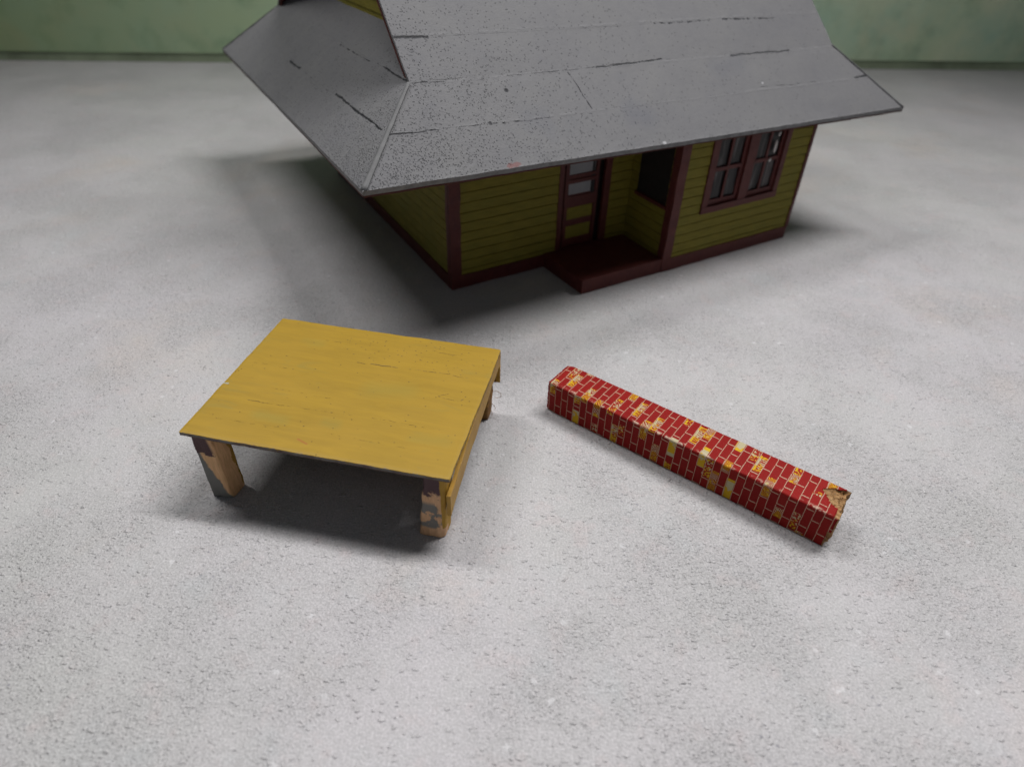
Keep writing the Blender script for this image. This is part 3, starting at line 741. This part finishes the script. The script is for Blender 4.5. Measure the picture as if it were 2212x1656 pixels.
# wood fibres sprouting from the rear right leg
def wire(pts, r=.012):
    cu = bpy.data.curves.new('fibre', 'CURVE'); cu.dimensions = '3D'; cu.bevel_depth = r; cu.bevel_resolution = 1
    sp = cu.splines.new('NURBS'); sp.points.add(len(pts)-1)
    for i, q in enumerate(pts): sp.points[i].co = (*q, 1)
    sp.use_endpoint_u = True
    me = bpy.data.meshes.new_from_object(bpy.data.objects.new('tmpfibre', cu)); return me
def fibre(pts, parent, mat, r=.012):
    me = wire(pts, r); me.materials.append(mat); o = bpy.data.objects.new('fibre', me); COL.objects.link(o); o.parent = parent
M_fib = simple('wood_fibre', (.35, .18, .07), .7, .3)
fibre([(10.2,7.6,1.3),(10.35,7.7,1.32),(10.55,7.72,1.2),(10.62,7.6,1.05),(10.45,7.55,1.02),(10.3,7.5,1.06)], pf, M_fib, .010)
fibre([(10.15,7.6,.6),(10.25,7.7,.4),(10.3,7.7,.2)], pf, M_fib, .012)
fibre([(10.1,7.3,.5),(10.28,7.35,.32),(10.22,7.3,.1)], pf, M_fib, .012)

# ------------------------------------------------------------------ bar wrapped in brick paper
BX, BY, BYAW = 1.7476, 23.3949, R(-36.2642)
BL, BW, BH = 12.69, 1.755, 1.672
br = empty('brick_paper_bar', (BX, BY, 0), BYAW)
tag(br, 'square wooden bar wrapped in red printed brick paper, lying right of the yellow platform', 'chimney block')
rad = .075
# perimeter path: s=0 bottom front, up the front, across the top, down the back, along the bottom
def path():
    cs = [((0, rad), (0, BH-rad)), ((rad, BH), (BW-rad, BH)), ((BW, BH-rad), (BW, rad)), ((BW-rad, 0), (rad, 0))]
    cen = [(rad, BH-rad), (BW-rad, BH-rad), (BW-rad, rad), (rad, rad)]
    st_a = [180, 90, 0, -90]
    pts = []
    for q in range(4):
        (y0_, z0_), (y1_, z1_) = cs[q]; L = math.hypot(y1_-y0_, z1_-z0_); n = max(2, int(L/.055))
        for i in range(n): f = i/n; pts.append((y0_+(y1_-y0_)*f, z0_+(z1_-z0_)*f))
        for i in range(4):
            a = R(st_a[q]-90*i/4); pts.append((cen[q][0]+rad*math.cos(a), cen[q][1]+rad*math.sin(a)))
    return pts
PP = path()
ss = [rad]
for a_, b_ in zip(PP, PP[1:]+PP[:1]): ss.append(ss[-1]+math.hypot(a_[0]-b_[0], a_[1]-b_[1]))
marks = [(.385,2.55,3.45,3),(.70,2.0,2.98,2),(1.24,3.2,3.5,1),(1.70,1.48,2.50,1),(3.0,1.5,2.6,3),(3.65,2.84,3.46,1),(4.03,2.07,3.05,2),(5.01,1.58,2.6,2),(6.02,2.8,3.45,3),(6.7,2.04,3.2,2),(7.05,2.6,3.48,1),
         (7.44,1.01,2.16,4),(8.38,2.76,3.46,4),(9.15,2.6,3.45,3),(9.48,2.1,3.1,2),(10.82,2.95,3.48,3),(10.80,2.36,2.92,1),(12.10,2.8,3.35,1),(2.65,.98,2.05,1),(4.68,.98,2.08,1),(6.05,.82,1.84,4),(8.43,1.3,2.0,1),(10.2,1.08,2.15,1),
         (1.39,1.2,1.66,2),(1.36,.03,.80,4),(3.38,.02,1.02,2),(3.72,.72,1.22,3),(5.38,.12,1.02,1),(6.08,.0,.42,2),(7.75,.65,1.58,3),(8.08,.1,1.14,1),(8.83,.08,1.14,4),(10.79,.34,.84,1),(11.46,.18,1.04,3),(.09,1.12,2.05,2),(2.33,0,.5,3),(12.0,.0,.2,2),
         (11.98,2.3,2.55,3),(2.0,4.2,5.1,1),(5.0,4.0,4.9,2),(8.0,4.3,5.0,4),(10.5,3.7,4.6,1)]
def mark_at(u, s):
    k = math.floor((u-.32)/PITCHC)
    for mu, s0, s1, ty in marks:
        if k == math.floor((mu-.32)/PITCHC) and s0 <= s <= s1: return ty
    return 0
def seg_in_poly(x, y, poly):
    c = False
    for i in range(len(poly)):
        x1, y1 = poly[i]; x2, y2 = poly[i-1]
        if (y1 > y) != (y2 > y) and x < (x2-x1)*(y-y1)/(y2-y1)+x1: c = not c
    return c
tear = [(13.4, 1.66), (12.62, 1.60), (12.50, 1.52), (12.24, 1.44), (12.02, 1.24), (11.93, 1.12), (12.02, 1.0), (12.16, .88), (12.31, .66), (12.55, .52), (12.66, .46), (13.4, .42)]
def uend(s):
    j = .05*noise.noise((s*3, 4, 1))+.03*noise.noise((s*11, 4, 1))
    e = 12.70
    if .85 < s < 1.62: e = 12.86
    return e+j
nu = 190; du = 12.95/nu
NP = len(PP)
bm = bmesh.new(); uvl = bm.loops.layers.uv.new('UVMap'); ml = bm.faces.layers.float.new('mark')
g = {}
def vert(i, q):
    if (i, q) not in g:
        u = -.12+i*du; y, z = PP[q]
        p = Vector((u, y, z)); nn = noise.noise_vector(p*1.2)*.012+noise.noise_vector(p*5)*.006
        # front left corner a little crushed
        if i == 0: p.x += .05*noise.noise((q*.35, 2, 2))
        c = Vector((u, BW/2, BH/2)); out = (p-c); out.x = 0
        if u < .35: p -= out*(.06*((.35-u)/.45)**2)
        if u > 12.62: p += out*(.05*(u-12.62)/.3)*(1 if q % 2 else .2)
        g[i, q] = bm.verts.new(p+nn)
    return g[i, q]
for i in range(nu):
    uc = -.12+(i+.5)*du
    for q in range(NP):
        sc_ = (ss[q]+ss[q+1])/2; y, z = PP[q]
        if uc > uend(sc_): continue
        if z > BH-.02 and seg_in_poly(uc, y, [(a_, b_+.02*noise.noise((a_*9, b_*9, 0))) for a_, b_ in tear]): continue
        q2 = (q+1) % NP
        f = bm.faces.new((vert(i, q), vert(i+1, q), vert(i+1, q2), vert(i, q2)))
        S0 = [ss[q], ss[q], ss[q+1], ss[q+1]]; U0 = [-.12+i*du, -.12+(i+1)*du, -.12+(i+1)*du, -.12+i*du]
        for lp, a_, b_ in zip(f.loops, U0, S0): lp[uvl].uv = (a_, b_)
        f[ml] = mark_at(uc, sc_)
pp = link('brick_paper', bm, M_brick, br, True)
md = pp.modifiers.new('thickness', 'SOLIDIFY'); md.thickness = .02; md.offset = -1
# wooden core, broken at the top rear corner of the near end
bm = bmesh.new(); box(bm, (.25, .035, .03), (12.86, BW-.035, BH-.03))
es = [e for e in bm.edges if abs(e.verts[0].co.x-e.verts[1].co.x) > 5]
bmesh.ops.subdivide_edges(bm, edges=es, cuts=90, use_grid_fill=True)
es = [e for e in bm.edges if abs(e.verts[0].co.x-e.verts[1].co.x) < .01 and max(e.verts[0].co.x, e.verts[1].co.x) > 11.6]
bmesh.ops.subdivide_edges(bm, edges=es, cuts=14, use_grid_fill=True)
for v in bm.verts:
    x, y, z = v.co
    if x > 11.7:
        v.co += noise.noise_vector(Vector((x, y, z))*4)*(.02 if x < 12.6 else .07)
        v.co.z = min(max(v.co.z, 0.005), BH-.025)
        v.co.y = min(max(v.co.y, .03), BW-.03)
        if x > 12.6: v.co.x += .06*noise.noise((y*3, z*3, 7))-(.10 if z < .3 else 0)
        # broken corner sinks
        if seg_in_poly(x, y, [(a_, b_) for a_, b_ in tear]) and z > BH*.55:
            d = max(0, (x-11.95))*.22
            v.co.z -= (.04+d*.5)+.05*noise.noise((x*5, y*5, 2))
            if x > 12.7: v.co.x -= .05
core = link('wooden_core', bm, M_wood, br)
# curled splinters in the tear
for i in range(26):
    x = random.uniform(12.1, 12.75); y = random.uniform(.65, 1.5); zz = BH-.07-(x-12)*.1
    if not seg_in_poly(x, y, tear): continue
    l = random.uniform(.06, .16); a_ = random.uniform(-.6, .6)
    d = Vector((math.cos(a_), math.sin(a_), random.uniform(.0, .5)))*l; s_ = Vector((-d.y, d.x, 0)).normalized()*.018
    p = Vector((x, y, zz))
    bm = bmesh.new(); vs = [bm.verts.new(q) for q in (p-s_, p+s_, p+d)]; t_ = bm.verts.new(p+Vector((0, 0, .03)))
    bm.faces.new(vs); bm.faces.new((vs[0], vs[2], t_)); bm.faces.new((vs[1], t_, vs[2]))
    link('splinter', bm, M_wood, br)
